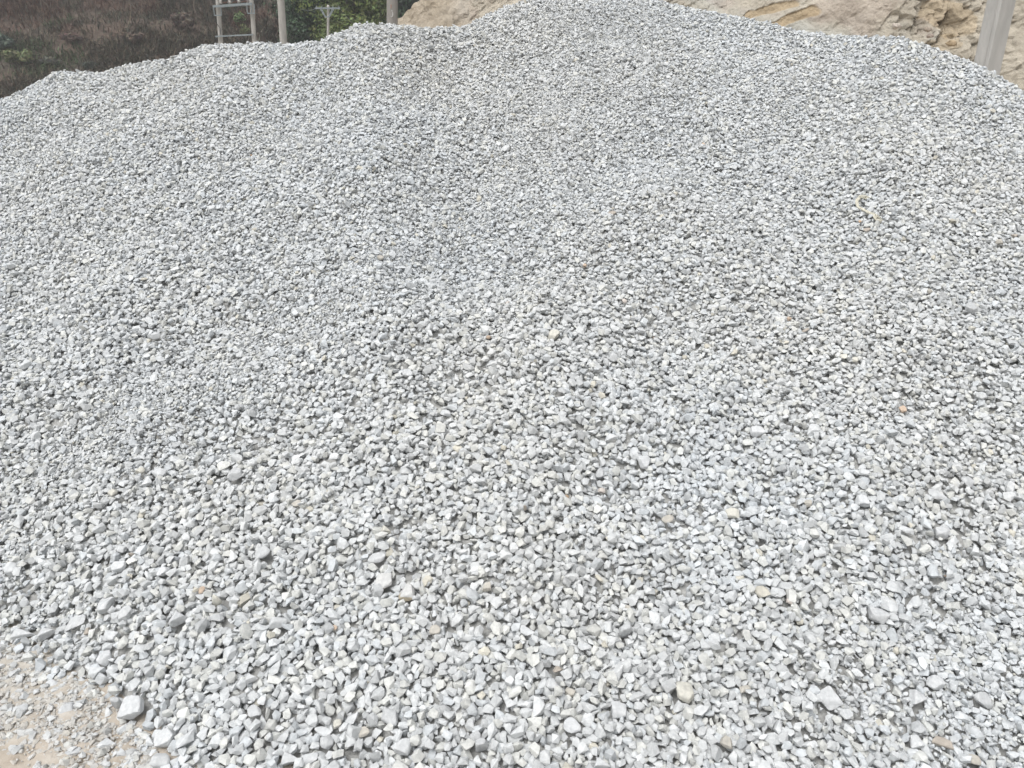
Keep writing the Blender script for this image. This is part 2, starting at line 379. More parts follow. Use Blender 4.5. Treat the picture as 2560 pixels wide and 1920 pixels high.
# ------------------------------------------------------------------ notable single stones
#   px, py, width, height (photo pixels), tint, form, label
G_, W_, C_, T_, O_, B_, K_, P_ = 'grey', 'white', 'cream', 'tan', 'orange', 'brown', 'slate', 'pink'
TINT = dict(grey=(.545,.555,.56), white=(.60,.612,.618), cream=(.61,.595,.535), tan=(.50,.475,.425), orange=(.53,.42,.33), brown=(.40,.36,.315), slate=(.50,.51,.515), pink=(.58,.53,.49))
NOTE = [
 (1711,1732,47,44,C_,'block','large cream broken rock standing out near the bottom, right of centre'),
 (2071,1743,58,52,G_,'slab','broad smooth grey slab with a notched side, widest stone at lower right'),
 (335,1770,54,46,W_,'block','biggest white angular block at the lower left, just above the bare dirt'),
 (293,1760,24,46,G_,'shard','thin upright grey flake leaning against the biggest white block'),
 (169,1779,30,34,G_,'round','smooth rounded grey cobble at the edge of the bare dirt'),
 (53,1779,27,24,G_,'round','flat round grey pebble sunk in the dirt near the left edge'),
 (132,1712,26,20,W_,'round','bright white oval pebble above the bare dirt'),
 (143,1834,29,18,G_,'round','long oval grey pebble lying alone on the dirt'),
 (273,1864,38,27,W_,'wedge','white wedge stone resting at the lower tip of the gravel beside the dirt'),
 (307,1888,24,20,W_,'wedge','small white triangular chip lying on the dirt at the bottom'),
 (404,1902,42,33,G_,'block','pale blocky stone at the bottom edge, right of the dirt'),
 (183,1880,31,20,K_,'slab','flat bluish pebble pressed into the dirt at the bottom left'),
 (414,1845,44,34,W_,'block','white rectangular block right of the dirt patch tip'),
 (266,1516,38,38,W_,'block','pale upright block, highest of the big stones at the lower left'),
 (188,1557,46,30,G_,'slab','wide grey flat-topped stone left of the pale upright block'),
 (445,1547,38,38,G_,'wedge','grey pointed chunk standing up among lower left stones'),
 (119,1579,38,30,G_,'wedge','grey pointed shard stone tilted over a dark gap at the left'),
 (60,1585,54,24,G_,'wedge','long low grey wedge near the left edge'),
 (276,1591,38,24,W_,'bar','long white bar-like stone lying slantwise at the lower left'),
 (260,1648,36,32,W_,'round','rounded white cobble above the leaning flake'),
 (220,1577,14,18,B_,'block','small brown stone between pale ones at the lower left'),
 (543,1501,26,42,C_,'bar','cream brick-shaped stone lying on its side, lower left'),
 (504,1476,15,20,O_,'round','orange-brown pebble just above the cream brick-shaped stone'),
 (694,1553,44,32,G_,'wedge','broad grey triangular stone in the lower left middle'),
 (960,1457,46,42,G_,'block','big pale grey block left of a twin block with a tan underside'),
 (1015,1483,42,36,T_,'block','big block with a tan underside, low centre'),
 (975,1796,44,36,G_,'bar','grey brick-shaped stone lying slantwise near the bottom centre'),
 (1008,1868,40,34,W_,'block','clean white block near the bottom edge, left of centre'),
 (817,1854,32,34,K_,'round','slate grey rounded cobble near the bottom edge'),
 (730,1900,44,30,G_,'wedge','shield-shaped grey stone at the bottom edge'),
 (807,1829,40,22,W_,'slab','long pale stone lying above the slate grey cobble'),
 (636,1778,36,30,G_,'slab','grey squarish slab in the lower left middle'),
 (834,1570,20,14,O_,'round','light orange chip lying in the lower centre left'),
 (627,1695,32,22,W_,'wedge','bright white pointed stone in the lower left middle'),
 (1087,1577,27,24,T_,'block','rough tan stone in the lower centre'),
 (773,1896,42,26,W_,'bar','long white stone right of the shield-shaped one at the bottom edge'),
 (843,1808,21,22,C_,'round','small round cream pebble among grey stones near the bottom'),
 (908,1829,30,22,T_,'slab','dull tan slab near the bottom, left of the grey brick-shaped stone'),
 (1429,1813,40,38,W_,'slab','smooth white slab in the bottom middle'),
 (1461,1616,34,24,W_,'slab','white flat-topped stone in the lower middle, right of centre'),
 (1545,1778,42,38,G_,'block','blocky grey stone with sharp corners, bottom right of centre'),
 (1380,1709,34,30,G_,'round','rounded pale cobble in the lower middle'),
 (1204,1860,32,40,K_,'slab','slate grey slab standing on edge near the bottom centre'),
 (1396,1674,26,18,B_,'wedge','brown-grey pointed chip in the lower middle'),
 (1319,1579,40,30,W_,'slab','brightest white stone, flat on the gravel in the lower middle'),
 (1562,1579,30,50,K_,'bar','long slate grey stone pointing down the slope, lower right of centre'),
 (1507,1911,38,26,W_,'wedge','white stone cut by the bottom edge, right of centre'),
 (1218,1466,26,22,T_,'block','tan angular stone at lower centre'),
 (1426,1729,24,20,T_,'bar','yellowish tan sliver beside the rounded pale cobble'),
 (1570,1518,16,12,T_,'block','crumbly yellow-tan fragment among stones at lower right of centre'),
 (2294,1743,38,34,G_,'wedge','grey triangular stone right of the broad smooth slab'),
 (2459,1750,42,30,G_,'slab','flat grey stone near the right edge at the bottom'),
 (2338,1704,38,30,W_,'block','white block in the lower right corner area, above the flat grey stone'),
 (2357,1856,42,12,B_,'bar','brown wood-like splinter lying at the lower right'),
 (2290,1856,28,26,W_,'block','chunky white stone left of the brown splinter'),
 (2433,1899,28,22,T_,'block','tan block at the bottom edge, right of the brown splinter'),
 (1817,1856,30,24,T_,'block','pale tan stone at the bottom, right of centre'),
 (2195,1539,46,32,G_,'block','large grey block in the lower right'),
 (1862,1721,34,11,T_,'bar','thin tan shard lying slantwise at the lower right'),
 (1976,1503,20,16,P_,'round','pink pebble in the lower right'),
 (2256,1024,16,18,O_,'block','orange stone in the middle right'),
 (2156,1252,32,26,W_,'block','white block in the middle right'),
 (2342,1235,40,32,G_,'slab','broad grey stone right of the white block'),
 (2419,1203,38,30,G_,'slab','broad grey stone nearest the right edge at mid height'),
 (2354,1330,38,28,G_,'block','pale grey chunk below the broad grey stones at the right'),
 (2266,1325,38,16,W_,'bar','long pale finger-shaped stone at the middle right'),
 (2020,1258,19,18,T_,'block','tan chip in the middle right, left of the white block'),
 (1611,1158,35,36,W_,'round','largest rounded white stone near the middle of the heap'),
 (1893,1079,35,26,W_,'block','pale knobbly stone right of the largest rounded one'),
 (1501,1183,26,30,K_,'round','slate grey cobble left of the largest rounded white stone'),
 (1504,1226,19,17,P_,'round','peach pebble under the slate grey cobble'),
 (1831,1284,33,26,C_,'block','cream chunk in the middle, right of centre'),
 (1529,1094,38,18,W_,'wedge','long white pointed stone in the middle of the heap'),
 (1313,1270,9,17,B_,'shard','thin reddish brown shard in the centre'),
 (1670,1298,32,20,T_,'slab','tan flat stone with a grey end in the middle'),
 (845,1041,36,28,W_,'slab','broad white stone left of centre at mid height'),
 (657,1380,38,34,K_,'slab','slate grey broad stone left of centre'),
 (941,1394,46,28,G_,'slab','wide grey slab, lower centre left'),
 (741,1259,24,19,T_,'slab','tan chip left of centre'),
 (967,1325,26,24,C_,'wedge','cream pointed stone left of centre'),
 (1029,1013,20,14,T_,'wedge','yellowish chip just above the middle of the heap'),
 (782,1377,28,30,G_,'wedge','grey tooth-shaped stone left of centre'),
 (923,1275,20,18,W_,'block','small bright white cube-like stone left of centre'),
 (1114,1032,28,20,W_,'round','white rounded stone close to the middle of the heap'),
 (398,1183,36,26,G_,'round','smooth grey cobble at the left, lying in fine chippings'),
 (587,1186,36,26,G_,'bar','long grey stone right of the smooth cobble in fine chippings'),
 (301,1414,30,26,W_,'block','white chunk at the left, above the lower left blocks'),
 (29,1423,28,26,W_,'block','white block at the left edge'),
 (408,1429,32,24,W_,'bar','slanting white bar-like stone at the left, right of the white chunk'),
 (330,1388,12,20,B_,'shard','brown sliver above the white chunk at the left'),
 (351,1177,22,18,C_,'block','cream stone left of the smooth grey cobble'),
 (281,1232,24,19,C_,'round','cream-white pebble below left of the smooth grey cobble'),
 (389,839,30,20,W_,'wedge','white wedge at the upper left, on the edge of the fine streak'),
 (531,522,17,17,W_,'block','small bright block high on the left slope'),
 (1019,934,28,26,W_,'block','white chunk left of centre on the middle slope'),
 (815,842,20,18,W_,'slab','white flake on the fine streak left of centre'),
 (1221,842,13,11,O_,'round','rust orange pebble left of the cream boulder at mid slope'),
 (1269,758,13,11,P_,'round','peach pebble above the cream boulder at mid slope'),
 (951,645,16,14,T_,'block','tan chip on the upper slope left of centre'),
 (1383,840,33,30,C_,'block','cream boulder in the centre of the slope, bigger than all around it'),
 (1530,532,20,14,B_,'slab','brown striped fragment on the upper slope'),
 (1462,664,12,12,O_,'round','orange chip on the slope below the brown striped fragment'),
 (1561,753,14,13,P_,'round','peach pebble right of the cream boulder'),
 (1601,826,28,13,W_,'bar','white finger-shaped stone right of the cream boulder'),
 (1783,766,32,16,G_,'slab','flat grey stone on the middle right slope'),
 (2167,574,17,12,B_,'slab','brown chip under the frayed rope scrap'),
 (2426,772,29,28,K_,'round','round slate grey stone at the upper right'),
 (1973,797,11,11,O_,'round','small orange pebble on the middle right slope'),
 (2432,820,17,13,C_,'wedge','cream chip below the round slate grey stone'),
 (2324,727,14,15,T_,'round','tan pebble left of the round slate grey stone'),
 (2530,856,40,18,G_,'slab','long grey slab at the right edge, upper half'),
 (2108,891,19,17,C_,'slab','greenish cream chip on the right slope'),
 (2138,900,14,14,C_,'round','yellowish pebble beside the greenish cream chip'),
 (2014,826,18,8,B_,'bar','thin brown chip below the small orange pebble'),
 (2499,604,16,14,T_,'block','tan stone near the right edge, high up'),
 (2539,590,14,12,B_,'wedge','dark brown chip at the right edge, high up'),
]
def ico(sub):
    bm = bmesh.new(); bmesh.ops.create_icosphere(bm, subdivisions=sub, radius=1.0)
    bm.verts.ensure_lookup_table(); V = np.array([v.co[:] for v in bm.verts]); F = np.array([[v.index for v in f.verts] for f in bm.faces]); bm.free()
    return V, F
ICO4 = ico(4)
def big_stone(seed, form):
    g = np.random.default_rng(seed); D, F = ICO4
    if form in ('block', 'bar'):
        n = np.concatenate([np.eye(3), -np.eye(3), g.normal(size=(5, 3))]); h = np.concatenate([g.uniform(.70, .86, 6), g.uniform(.80, 1.0, 5)])
        n[:6] += g.normal(0, 0.27, (6, 3)); h[6:] *= .93
    elif form == 'round':
        n = g.normal(size=(16, 3)); h = g.uniform(.84, .96, 16)
    elif form == 'wedge':
        n = np.array([[.5,.85,.15],[.5,-.85,.1],[-1,.1,.2],[0,0,1],[.45,0,.8],[0,0,-1],[-.3,.2,.9]]) + g.normal(0, .14, (7, 3)); h = np.array([.55,.52,.6,.72,.7,.7,.8])
    else:
        n = np.concatenate([[[0,0,1],[0,0,-1]], g.normal(size=(8, 3)) * [1, 1, .35]]); h = np.concatenate([[.8, .8], g.uniform(.68, .95, 8)])
        n[:2] += g.normal(0, .12, (2, 3))
    n /= np.linalg.norm(n, axis=1)[:, None]
    dp = np.clip(D @ n.T, 1e-3, None); q = h[None] / dp
    p = 17.0; r_ = (q ** -p).sum(1) ** (-1 / p)
    r_ = np.minimum(r_, 1.25)
    r_ *= 1 + 0.035 * fbm(D[:, 0] * 2.2 + seed, D[:, 1] * 2.2, D[:, 2] * 2.2, seed=seed, octv=4) + 0.012 * fbm(D[:, 0] * 9 + seed, D[:, 1] * 9, D[:, 2] * 9, seed=seed + 5, octv=2)
    V = D * r_[:, None]
    ext = V.max(0) - V.min(0); V = V / ext * 2 * 0.5           # unit box
    V -= (V.max(0) + V.min(0)) / 2
    return V, F
note_pos = []
for k, (px, py, wpx, hpx, tint, form, lab) in enumerate(NOTE):
    res = hit(px, py)
    if res is None: print('miss', px, py); continue
    P, dist = res
    e_ = 0.02; gx = (pile_h(P[0]+e_, P[1]) - pile_h(P[0]-e_, P[1])) / (2*e_); gy = (pile_h(P[0], P[1]+e_) - pile_h(P[0], P[1]-e_)) / (2*e_)
    on_dirt = pile_h(P[0], P[1]) < 0.0
    nrm = np.array([0, 0, 1.0]) if on_dirt else np.array([-gx, -gy, 1.0]) / math.sqrt(gx*gx + gy*gy + 1)
    g = np.random.default_rng(5000 + k)
    m_px = dist / FPX * 1.0
    W = wpx * m_px * .94; H = hpx * m_px * .94
    thick = dict(block=.75, round=.7, wedge=.62, slab=.42, bar=.75, shard=.35)[form]
    # height in the picture comes from footprint depth and thickness together
    dwn = math.asin(-ray(px, py)[2])
    V, F = big_stone(900 + k, form)
    standing = form == 'shard' or (form in ('bar', 'slab') and hpx > wpx * 1.15)
    if standing: size = np.array([W, W * .5 if form == 'shard' else W * .8, H * 1.1])
    else:
        tz = min(W, H) * thick * 1.1; size = np.array([W * 1.02, max(W * .5, H * 1.05), tz])
        if form == 'round': size[2] = min(W, H) * .85
    if form in ('slab',) and not standing: size[2] *= 0.8
    V = V * size
    tilt = Vector(nrm).to_track_quat('Z', 'Y').to_matrix() if not standing else Matrix.Rotation(g.normal(0, .15), 3, 'Y')
    # lean slabs a little towards the viewer, as they lie on the slope
    rz = 0.0
    if form in ('bar',) and not standing: rz = g.choice([-1, 1]) * g.uniform(.25, .6)
    elif form in ('wedge', 'block', 'slab'): rz = g.uniform(-.3, .3)
    Rm = np.array(Matrix.Rotation(rz, 3, 'Z')) 
    q = nrm if not standing else np.array([0, -.35, .94])
    zax = q / np.linalg.norm(q); xax = np.cross([0, 1.0, 0], zax); xax /= np.linalg.norm(xax); yax = np.cross(zax, xax)
    B = np.stack([xax, yax, zax], 1) @ Rm @ np.array(Matrix.Rotation(g.normal(0, .12), 3, 'X')) @ np.array(Matrix.Rotation(g.normal(0, .12), 3, 'Y'))
    V = V @ B.T
    lift = size[2] * (0.02 if not on_dirt else 0.20)
    pos = P + zax * lift
    col = np.array(TINT[tint]) * g.uniform(.96, 1.05)
    C = np.tile(col, (len(V), 1))
    if 'tan underside' in lab:
        C = np.where((V[:, 2:3] < -0.1 * size[2]), np.array([[.5, .44, .34]]), np.array([[.58, .58, .57]]))
    elif 'striped' in lab:
        C = C * (1 + .35 * np.sin(V[:, :1] * 900))
    else:
        C = C * (1 + 0.05 * fbm(V[:, 0] * 90, V[:, 1] * 90, V[:, 2] * 90, seed=k, octv=3))[:, None]
    o = mesh_np('stone', V, F, M_STONE, colors=C, flat=False); o.location = pos
    try: o.data.set_sharp_from_angle(angle=R(35))
    except Exception: pass
    cat = 'splinter' if 'splinter' in lab else 'stone'
    if cat == 'splinter': o.name = 'splinter'
    tag(o, lab, cat, 'stones that stand out on the gravel heap')
    note_pos.append((pos[0], pos[1], pos[2], size[0] * .5, max(size[1], size[2]) * .5))
NP_ = np.array(note_pos)

# frayed rope scrap
rp = [hit(*q)[0] + np.array([0, 0, .012]) for q in [(2166,500),(2150,497),(2141,508),(2143,522),(2156,530),(2172,538),(2186,545),(2198,556)]]
rb = MB(); g = np.random.default_rng(77)
for s in range(9):
    ph = s * 0.7; pts = []
    for i in range(29):
        t = i / 28 * (len(rp) - 1); a = int(min(t, len(rp) - 2)); f = t - a
        c = rp[a] * (1 - f) + rp[a + 1] * f
        fray = 0.005 + 0.012 * max(0, (i - 20) / 8) + 0.006 * max(0, (5 - i) / 5)
        pts.append(c + np.array([math.cos(ph + i * .55), .6 * math.sin(ph + i * .55), .7 * math.sin(ph + i * .55)]) * fray + g.normal(0, .0012, 3))
    rb.tube(pts, 0.0024, 6)
o = rb.build('rope_scrap', M_ROPE, smooth=True, origin=rp[3]); tag(o, 'frayed cream rope scrap lying in a curl on the upper right of the gravel', 'rope')

# ------------------------------------------------------------------ the gravel heap (one mass)
def drop_near_notes(P, sc):
    z = pile_h(P[:, 0], P[:, 1]) + P[:, 2]; keep = np.ones(len(P), bool)
    for (x, y, zz, hw, hd) in NP_:
        m = (np.abs(P[:, 0] - x) < 0.15) & (np.abs(P[:, 1] - y) < 0.15)
        i = np.nonzero(m)[0]
        if len(i) == 0: continue
        d = ((P[i, 0] - x) / (hw + sc[i] * .15)) ** 2 + ((P[i, 1] - y) / (hd + sc[i] * .15)) ** 2
        keep[i[(d < 1.0) & (z[i] > zz - hd * 1.2 - .01)]] = False
    return keep
BOX = (-6.8, 6.3, 0.9, 7.4)
def upper(x, y):
    """0 at the foot of the heap, 1 on the upper slope where the stones are smaller"""
    a = np.arctan2(x, y); r = np.hypot(x, y); t = (r - 1.6) / (np.interp(a, a_tab, r_tab) - 1.6)
    return sstep(-0.15, 0.85, t + 0.10 * fbm(x * 1.5, y * 1.5, seed=35, octv=3))
g = np.random.default_rng(12)
A1 = layout(TP, TR, 0.8, 0.88, BOX); A1 = A1[region(A1, 0.42)]; A1 = A1[g.random(len(A1)) > upper(A1[:, 0], A1[:, 1])]
A2 = layout(MP, MR, 0.7, 0.88, BOX); A2 = A2[region(A2, 0.42)]; A2 = A2[g.random(len(A2)) < upper(A2[:, 0], A2[:, 1])]
A = np.concatenate([A1, A2])
ff = fine_field(A[:, 0], A[:, 1])
A = A[g.random(len(A)) > ff * 0.60]
hA = pile_h(A[:, 0], A[:, 1]); A = A[(hA > -0.05)]
keep = drop_near_notes(A, A[:, 3]); A = A[keep]
Fn = layout(FP_, FR_, 0.4, 0.88, BOX); Fn = Fn[region(Fn, 0.2)]
ff = fine_field(Fn[:, 0], Fn[:, 1]); Fn = Fn[g.random(len(Fn)) < np.clip(ff * 1.0 - .08, 0, 1)]
hF = pile_h(Fn[:, 0], Fn[:, 1]); Fn = Fn[hF > -0.03]
Fn[:, 2] -= 0.004
Fn = Fn[drop_near_notes(Fn, Fn[:, 3])]
print('stones', len(A), 'fines', len(Fn), time.time() - T0)
def normals(x, y):
    e = 0.03; gx = (pile_h(x + e, y) - pile_h(x - e, y)) / (2 * e); gy = (pile_h(x, y + e) - pile_h(x, y - e)) / (2 * e)
    n = np.stack([-gx, -gy, np.ones_like(gx)], 1); return n / np.linalg.norm(n, axis=1)[:, None]
def place(S, protos, tilt, over, g):
    n = normals(S[:, 0], S[:, 1])
    pos = np.column_stack([S[:, 0], S[:, 1], pile_h(S[:, 0], S[:, 1])]) + n * S[:, 2:3]
    Rm = rot_align(n, tilt, g)
    return emit(protos, pos, Rm, S[:, 3] * over * g.uniform(.93, 1.08, len(S)), stone_colors(len(S), g, S[:, 0], S[:, 1]), g)
near = np.hypot(A[:, 0], A[:, 1]) < 3.3
Vs, Fs, Cs = [], [], []; off = 0
for (S, pr, ti, ov) in ((A[near], NEAR, 0.68, 1.24), (A[~near], FAR, 0.62, 1.24), (Fn, FAR, 0.6, 1.22)):
    if len(S) == 0: continue
    v, f, c = place(S, pr, ti, ov, g); Vs.append(v); Fs.append(f + off); Cs.append(c); off += len(v)
nst = sum(len(f) for f in Fs)
# solid body of the heap under the visible stones
gx = np.linspace(-8.2, 8.2, 330); gy = np.linspace(0.4, 11.0, 240)
GX, GY = np.meshgrid(gx, gy); GZ = pile_h(GX, GY) - 0.040
GZ = np.maximum(GZ, -0.12)
Vb = np.column_stack([GX.ravel(), GY.ravel(), GZ.ravel()]); nx, ny = len(gx), len(gy)
I = (np.arange(ny - 1)[:, None] * nx + np.arange(nx - 1)[None]).ravel()
Fb = np.concatenate([np.column_stack([I, I + 1, I + nx + 1]), np.column_stack([I, I + nx + 1, I + nx])])
kz = GZ.ravel()[Fb].max(1) > -0.05; Fb = Fb[kz]
Vs.append(Vb); Fs.append(Fb + off); Cs.append(np.full((len(Vb), 3), .4))
V = np.concatenate(Vs); F = np.concatenate(Fs); C = np.concatenate(Cs)
mi = np.zeros(len(F), int); mi[nst:] = 1
pile = mesh_np('gravel_heap', V, F, None, colors=C, mats=[M_STONE, M_FINES], midx=mi)
tag(pile, 'tall heap of pale grey crushed limestone gravel filling the yard', 'gravel heap', kind='stuff')
print('pile', len(V), len(F), time.time() - T0)
del V, F, C, Vs, Fs, Cs

# ------------------------------------------------------------------ ground sheet
def axis(fine0, fine1, step, lo, hi):
    a = list(np.arange(fine0, fine1 + 1e-6, step)); s = step
    x = fine1
    while x < hi: s *= 1.35; x = min(x + s, hi); a.append(x)
    s = step; x = fine0
    while x > lo: s *= 1.35; x = max(x - s, lo); a.insert(0, x)
    return np.array(a)
ax = axis(-2.7, -0.6, 0.009, -300, 300); ay = axis(1.0, 2.7, 0.009, -200, 400)
GX, GY = np.meshgrid(ax, ay)
wq = np.exp(-((np.abs(GX) / 12) ** 2 + (GY / 12) ** 2))
GZ = wq * (0.012 * fbm(GX * 5, GY * 5, seed=40, octv=3) + 0.006 * fbm(GX * 30, GY * 30, seed=41, octv=3)) 
crk = np.abs(fbm(GX * 9 + .4 * fbm(GX * 20, GY * 20, seed=3), GY * 15, seed=43, octv=2)); GZ -= wq * 0.006 * (1 - sstep(0.0, 0.10, crk))
pn = fbm(GX * 4.5, GY * 4.5, seed=44, octv=4)[..., None]; p2 = fbm(GX * 13, GY * 13, seed=45, octv=3)[..., None]
cc = np.array([.47, .435, .385]) + pn * np.array([.022, .008, .0]) + p2 * np.array([.03, .035, .04])
cc = np.clip(cc, .1, .8)
nx, ny = len(ax), len(ay); I = (np.arange(ny - 1)[:, None] * nx + np.arange(nx - 1)[None]).ravel()
o = mesh_np('ground', np.column_stack([GX.ravel(), GY.ravel(), GZ.ravel()]), np.column_stack([I, I + 1, I + nx + 1, I + nx]), M_DIRT, colors=cc.reshape(-1, 3), flat=False)
tag(o, kind='structure')
def ground_z(x, y):
    wq = np.exp(-((np.abs(x) / 12) ** 2 + (y / 12) ** 2)); return wq * 0.012 * fbm(x * 5, y * 5, seed=40, octv=3)
# chips trodden into the dirt at the foot of the heap
n = 80000; g = np.random.default_rng(21)
X = g.uniform(-2.6, -0.5, n); Y = g.uniform(1.1, 2.7, n); hh = pile_h(X, Y)
dens = np.clip(1.0 + hh * 2.2, 0.16, 1) * (0.45 + 0.55 * (fbm(X * 5, Y * 5, seed=71, octv=3) > -.25))
m = (hh < 0.02) & (g.random(n) < dens); X, Y, hh = X[m], Y[m], hh[m]
sz = np.clip(0.0024 * np.exp(g.exponential(0.50, len(X))), .002, .010)
big = g.random(len(X)) < .035 * np.clip(1.6 + hh * 6, .15, 1); sz[big] = g.uniform(.0085, .0135, big.sum())
pos = np.column_stack([X, Y, ground_z(X, Y) + sz * np.where(big, .45, .10)]); nn = np.tile([0, 0, 1.0], (len(X), 1)) + g.normal(0, .01, (len(X), 3))
cl = stone_colors(len(X), g); dm = .25 + g.random((len(X), 1)) * .70; dm[big] *= .35
cl = cl * (1 - dm) + np.array([[.48, .45, .405]]) * dm
v, f, c = emit(NEAR, pos, rot_align(nn, .35, g), sz, cl, g)
o = mesh_np('gravel_chips', v, f, M_STONE, colors=c); tag(o, 'small chips trodden into the pale dirt at the bottom left corner', 'gravel', kind='stuff')

# ------------------------------------------------------------------ hillside behind, left and centre
def hill_z(x, y):
    y0 = 37.0 + 1.5 * fbm(x * .12, x * 0, seed=50, octv=2) - 0.10 * np.clip(x + 8, -30, 0) * 0 + 9.0 * sstep(-15.5, -12.8, x)
    s = np.clip(y - y0, 0, None)
    z = 0.72 * s + 0.7 * fbm(x * .18, y * .18, seed=51, octv=4) * sstep(0, 4, s)
    return np.where(z > 26, 26 + (z - 26) * .15, z) - 0.15 * (s <= 0)
hx = np.linspace(-70, 45, 300); hy = np.concatenate([np.linspace(32, 62, 130), np.linspace(62.5, 150, 50)])
GX, GY = np.meshgrid(hx, hy); GZ = hill_z(GX, GY)
def hill_col(x, y):
    a = fbm(x * .35, y * .5, seed=52, octv=4)[..., None]; b = fbm(x * .9, y * 1.2, seed=53, octv=3)[..., None]
    c = np.array([.105, .083, .066]) + np.clip(a, -1, 1) * np.array([.016, .004, .003]) + np.clip(b, 0, 1) * np.array([.05, .028, .022])
    return np.clip(c, .015, .5)
cc = hill_col(GX, GY)
# bare orange track low on the left
P0 = at(-40, 160, 40); P1 = at(90, 205, 39)
tr = np.abs((GX - P0[0]) * (P1[1] - P0[1]) - (GY - P0[1]) * (P1[0] - P0[0])) / math.hypot(P1[0] - P0[0], P1[1] - P0[1])
nx, ny = len(hx), len(hy); I = (np.arange(ny - 1)[:, None] * nx + np.arange(nx - 1)[None]).ravel()
o = mesh_np('hillside', np.column_stack([GX.ravel(), GY.ravel(), GZ.ravel()]), np.column_stack([I, I + 1, I + nx + 1, I + nx]), M_HILL, colors=cc.reshape(-1, 3), flat=False)
tag(o, kind='structure')

def hill_hit(px, py):
    d = ray(px, py); ts = np.arange(36, 90, .05); P = d[None] * ts[:, None]
    hh = hill_z(P[:, 0], P[:, 1]); k = np.argmax(CAM_Z + P[:, 2] <= hh); t = ts[k]
    return np.array([d[0] * t, d[1] * t, float(hill_z(np.array([d[0] * t]), np.array([d[1] * t]))[0])])
# blades: thin bent strips
def blades(base, L, wid, lean, col, g, up=None):
    n = len(base); ph = g.uniform(0, 2 * np.pi, n); d = np.stack([np.cos(ph), np.sin(ph), np.zeros(n)], 1)
    side = np.stack([-np.sin(ph + .5), np.cos(ph + .5), np.zeros(n)], 1) * (wid * .5)[:, None]
    upv = np.array([0, 0, 1.0])
    m1 = base + upv * (L * .55)[:, None] + d * (L * lean * .30)[:, None]
    tip = base + upv * (L * (1 - lean * .45))[:, None] + d * (L * lean)[:, None]
    V = np.stack([base - side, base + side, m1 - side * .7, m1 + side * .7, tip], 1).reshape(-1, 3)
    k = np.arange(n)[:, None] * 5
    F = np.concatenate([k + [0, 1, 3], k + [0, 3, 2], k + [2, 3, 4]])
    return V, F, np.repeat(col, 5, axis=0)
g = np.random.default_rng(33); n = 170000
X = g.uniform(-40, -7, n); Y = g.uniform(38, 56, n)
m = (X > -0.80 * Y - 1.5) & (hill_z(X, Y) > 1.2); X, Y = X[m], Y[m]
Z = hill_z(X, Y); dn = fbm(X * .5, Y * .6, seed=54, octv=3); keep = g.random(len(X)) < np.clip(.62 + .7 * dn, .12, 1)
X, Y, Z, dn = X[keep], Y[keep], Z[keep], dn[keep]; n = len(X)
k = g.random(n); base_c = np.where((k < .55)[:, None], np.array([[.085, .088, .064]]), np.array([[.135, .100, .078]]))
straw = (k > .93); base_c[straw] = np.array([.25, .21, .15]); pk = fbm(X * .3 + 7, Y * .4, seed=55, octv=3) > .35
base_c[pk & (k < .75)] = np.array([.150, .095, .075])
gp = fbm(X * .22 + 3, Y * .3, seed=56, octv=3) > .45; base_c[gp & (k < .7)] = np.array([.075, .105, .055])
base_c = base_c * g.uniform(.6, 1.5, n)[:, None]
L = np.where(straw, g.uniform(.5, 1.2, n), g.uniform(.18, .62, n)); wd = np.where(straw, .014, g.uniform(.02, .075, n))
v, f, c = blades(np.column_stack([X, Y, Z - .03]), L, wd, g.uniform(.3, 2.0, n), base_c, g)
o = mesh_np('dry_brush', v, f, M_BRUSH, colors=c); tag(o, 'dark brown and grey-green dry brush covering the hillside', 'brush', kind='stuff')

# tall dead reeds between the single pole and the twin poles
n = 1500; PX = g.uniform(590, 720, n); X = np.array([at(p, 90, 41)[0] for p in PX]); Y = g.uniform(39.2, 43, n)
Z = np.maximum(hill_z(X, Y), 0) - .05
col = np.array([[.34, .28, .22]]) * g.uniform(.35, 1.2, n)[:, None]
v, f, c = blades(np.column_stack([X, Y, Z]), g.uniform(2.2, 4.9, n) * np.where(PX < 625, .8, 1), np.full(n, .045), g.uniform(.05, .45, n), col, g)
o = mesh_np('dead_reeds', v, f, M_BRUSH, colors=c); tag(o, 'tall pale dead reeds standing below the single leaning pole', 'reeds', kind='stuff')
del v, f, c

# ------------------------------------------------------------------ trees and shrubs
def leaves(n, centre_fn, size, col, g, droop=.3):
    P, N = centre_fn(n, g)
    N = N + g.normal(0, .55, N.shape); N[:, 2] += droop; N /= np.linalg.norm(N, axis=1)[:, None]
    t = np.cross(N, g.normal(size=N.shape)); t /= np.linalg.norm(t, axis=1)[:, None]; b = np.cross(N, t)
    s = size * g.uniform(.5, 1.3, n)[:, None]
    V = np.stack([P - t * s, P + b * s * .45, P + t * s, P - b * s * .45], 1).reshape(-1, 3)
    F = (np.arange(n)[:, None] * 4 + np.arange(4)[None])
    cl = np.array(col)[None] * g.uniform(.55, 1.45, n)[:, None] * (1 + g.normal(0, .08, (n, 3)))
    return V, F, np.repeat(np.clip(cl, .005, .9), 4, axis=0)
def clumps(rx, ry, rz, k, cr, seed, flat=.7):
    g0 = np.random.default_rng(seed)
    c = g0.normal(size=(k, 3)); c /= np.linalg.norm(c, axis=1)[:, None]; c *= g0.uniform(.25, 1.0, k)[:, None] ** .6
    c *= [rx, ry, rz]; rr = cr * g0.uniform(.55, 1.3, k)
    def fn(n, g):
        i = g.integers(0, k, n); d = g.normal(size=(n, 3)); d /= np.linalg.norm(d, axis=1)[:, None]
        q = g.uniform(.35, 1, n) ** .5
        return c[i] + d * (rr[i] * q)[:, None] * [1, 1, flat], d
    return fn, c
